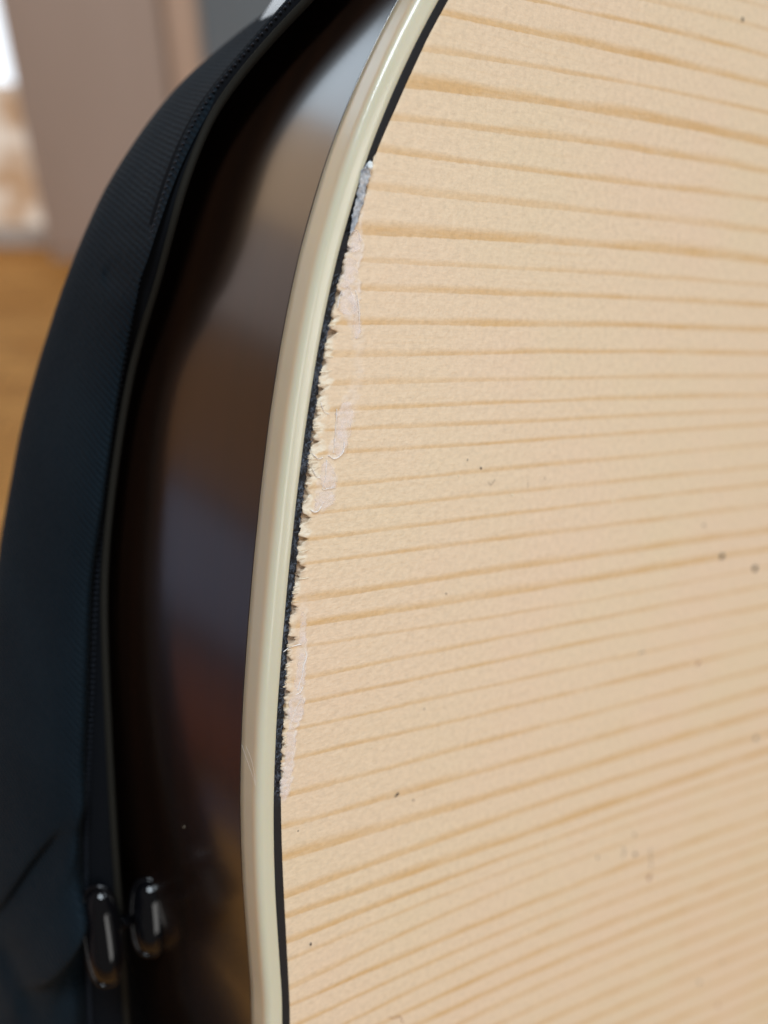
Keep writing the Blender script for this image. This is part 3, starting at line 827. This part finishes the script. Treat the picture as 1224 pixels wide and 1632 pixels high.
# ------------------------------------------------------------------ dust on the lacquered side
for x, y, rr_, lb in [(530, 213, .07, 'pale grain of dust high on the brown lacquered side'), (383, 974, .035, 'tiny pale dust point on the side near the binding middle'),
                      (329, 1171, .045, 'tiny pale dust point low on the dark side'), (293, 1318, .03, 'pale upright fleck on the dark side above the zip pulls')]:
    w_ = wall_hit(x, y) + .05
    u_, v_ = on_plane(x, y, w_)
    V, Fc = blob(np.zeros(3), (np.array([1, 0, 0]), np.array([0, 1, 0]), np.array([0, 0, 1])), (rr_, rr_ * (2.2 if y == 1318 else 1.1), rr_), seg=10, rng=8)
    V = [q * (.7 + .6 * float(noise2(q[0] * 30 + x, q[1] * 30, 3))) for q in V]
    o = fix_normals(mesh('dust_speck', [loc(*q) for q in V], Fc, M_pale, None, m=GUITAR_M @ Matrix.Translation(loc(u_, v_, w_))))
    o['label'] = lb; o['category'] = 'speck'; o['group'] = 'specks of dust on the lacquered side'

# ------------------------------------------------------------------ the room behind
def box(name, x0, x1, y0, y1, z0, z1, mat, parent=None, bev=.0, **k):
    V = [(x, y, z) for x in (x0, x1) for y in (y0, y1) for z in (z0, z1)]
    Fc = [(0, 1, 3, 2), (4, 6, 7, 5), (0, 4, 5, 1), (2, 3, 7, 6), (0, 2, 6, 4), (1, 5, 7, 3)]
    o = mesh(name, V, Fc, mat, parent, smooth=False, **k)
    fix_normals(o)
    if bev:
        b = o.modifiers.new('bevel', 'BEVEL'); b.width = bev; b.segments = 2
    return o
t = NT('orange_wood_floor')
br_ = t.n('ShaderNodeTexBrick'); br_.inputs['Scale'].default_value = 4
br_.inputs['Color1'].default_value = (.62, .29, .075, 1); br_.inputs['Color2'].default_value = (.78, .40, .12, 1); br_.inputs['Mortar'].default_value = (.12, .06, .02, 1)
br_.inputs['Mortar Size'].default_value = .006
t.l(t.obj(), br_.inputs['Vector'])
t.set(Base_Color=br_.outputs['Color'], Roughness=.6)
t.b.inputs['Specular IOR Level'].default_value = .15
M_floor = t.m
def mottled(name, a, b, scale, rough=.7, sc3=(1, 1, 1)):
    t = NT(name); t.set(Base_Color=t.mix(t.rng(t.noise(t.obj(sc3), scale, 4), .3, .7), a, b), Roughness=rough); return t.m
M_wallg = mottled('blue_grey_wall', (.21, .27, .32, 1), (.25, .30, .35, 1), 3)
M_walll = mottled('mauve_grey_wall', (.30, .27, .28, 1), (.34, .30, .31, 1), 3)
M_door = mottled('taupe_wood', (.52, .42, .36, 1), (.62, .52, .47, 1), 2, .6, (1, 1, .2))
M_frame = mottled('beige_wood', (.75, .56, .44, 1), (.8, .62, .5, 1), 4, .5)
M_white = plain('white_paint', (.75, .75, .74, 1), .4).m
t = NT('daylit_glass'); t.set(Base_Color=(.1, .1, .1, 1), Roughness=.3); t.b.inputs['Emission Color'].default_value = (.86, .93, 1, 1); t.b.inputs['Emission Strength'].default_value = 1.7
M_day = t.m
t = NT('warm_lower_glass'); t.set(Base_Color=(.2, .15, .1, 1), Roughness=.3, Emission_Color=t.mix(t.rng(t.noise(t.obj(), 9, 2), .42, .6), (.55, .34, .20, 1), (.95, .82, .70, 1)), Emission_Strength=.7)
M_low = t.m
box('floor', -1.6, 4, -3, 3.2, -.06, 0, M_floor, kind='structure')
box('wall', -1.6, 4, 2.6, 2.7, 0, 2.6, M_wallg, kind='structure')
box('wall_left', -1.7, -1.6, -3, 2.6, 0, 2.6, M_walll, kind='structure')
bd_ = empty('balcony_door', Matrix.Translation((-1.127, 2.584, 0)) @ Matrix.Diagonal((.867, .867, 1, 1)), label='bright blurred balcony door with white frame at the far left edge', category='door')
box('frame', -.29, .30, -.02, .02, .0, .06, M_white, bd_, .005); box('frame', .26, .30, -.02, .02, .06, 2.1, M_white, bd_, .005); box('frame', -.29, -.25, -.02, .02, .06, 2.1, M_white, bd_, .005)
box('glass_pane', -.25, .26, -.004, .004, .42, 2.1, M_day, bd_); box('lower_pane', -.25, .26, -.004, .004, .06, .415, M_low, bd_)
wr = empty('wardrobe', Matrix.Translation((-.72, 2.514, 0)) @ Matrix.Diagonal((.867, .867, 1, 1)), label='tall taupe wooden cabinet, blurred, between the bright door and the beige frame', category='cabinet')
box('cabinet_body', -.205, .22, -.06, .09, .03, 2.0, M_door, wr, .01); box('plinth', -.20, .21, -.05, .08, 0, .028, M_door, wr)
df = empty('door_frame', Matrix.Translation((-.494, 2.558, 0)) @ Matrix.Diagonal((.867, .867, 1, 1)), label='pale beige door frame, blurred, against the blue grey wall', category='door frame')
box('jamb', -.036, .05, -.05, .045, 0, 2.1, M_frame, df, .008); box('lintel', .052, .95, -.05, .045, 2.0, 2.1, M_frame, df, .008)
def emis(name, c, st, rough=.5):
    t = NT(name); t.set(Base_Color=(.1, .1, .1, 1), Roughness=rough); t.b.inputs['Emission Color'].default_value = (*c, 1); t.b.inputs['Emission Strength'].default_value = st; return t.m
lw = empty('reflection_panels', Matrix.Translation((-1.585, 1.5, 0)), label='unseen glowing panels on the left wall, added for the bands reflected in the glossy side', category='reflection panel')  # added emitters and brown board, placed to give the side its reflected bands
box('glow_panel', -.004, .004, -.2, 1.05, 1.62, 2.3, emis('pale_blue_glow', (.75, .88, 1), 2.3), lw)
box('tan_glow_panel', -.004, .006, -.9, 1.05, 1.22, 1.60, emis('tan_glow', (1.0, .70, .45), 1.15), lw)
box('glow_panel', -.004, .004, -.9, .6, .90, 1.20, emis('mauve_glow', (1.0, .82, .76), .50), lw)
box('brown_board', 0, .14, -1.2, .8, .50, .86, plain('brown_matte', (.50, .27, .13, 1), .6).m, lw, .01)
so = empty('reflection_blocks', Matrix.Translation((-1.3, .5, 0)), label='unseen blue grey and dark red blocks added for colours reflected in the glossy side', category='reflection_blocks')  # out of view, added so the lacquer mirrors blue grey and red
box('blue_grey_block', -.26, -.12, -.9, .9, .22, .47, plain('blue_grey_matte', (.36, .45, .68, 1), .9).m, so, .04)
box('dark_red_block', -.11, .16, -.9, .9, .05, .20, plain('dark_red_matte', (.30, .09, .05, 1), .9).m, so, .03)
box('black_block', -.24, .1, -.88, .88, .0, .045, plain('black_block_matte', (.03, .03, .03, 1), .9).m, so)
ru = empty('reflection_strip', Matrix.Translation((-.85, .4, .002)), label='unseen plum grey slab on the orange floor, added for a band reflected in the glossy side', category='reflection_strip')  # out of view, added as a plum tone for the lacquer to mirror
box('plum_slab', -.28, -.16, -1, 1, 0, .012, plain('plum_matte', (.16, .14, .20, 1), .9).m, ru)
bpy.context.view_layer.update()
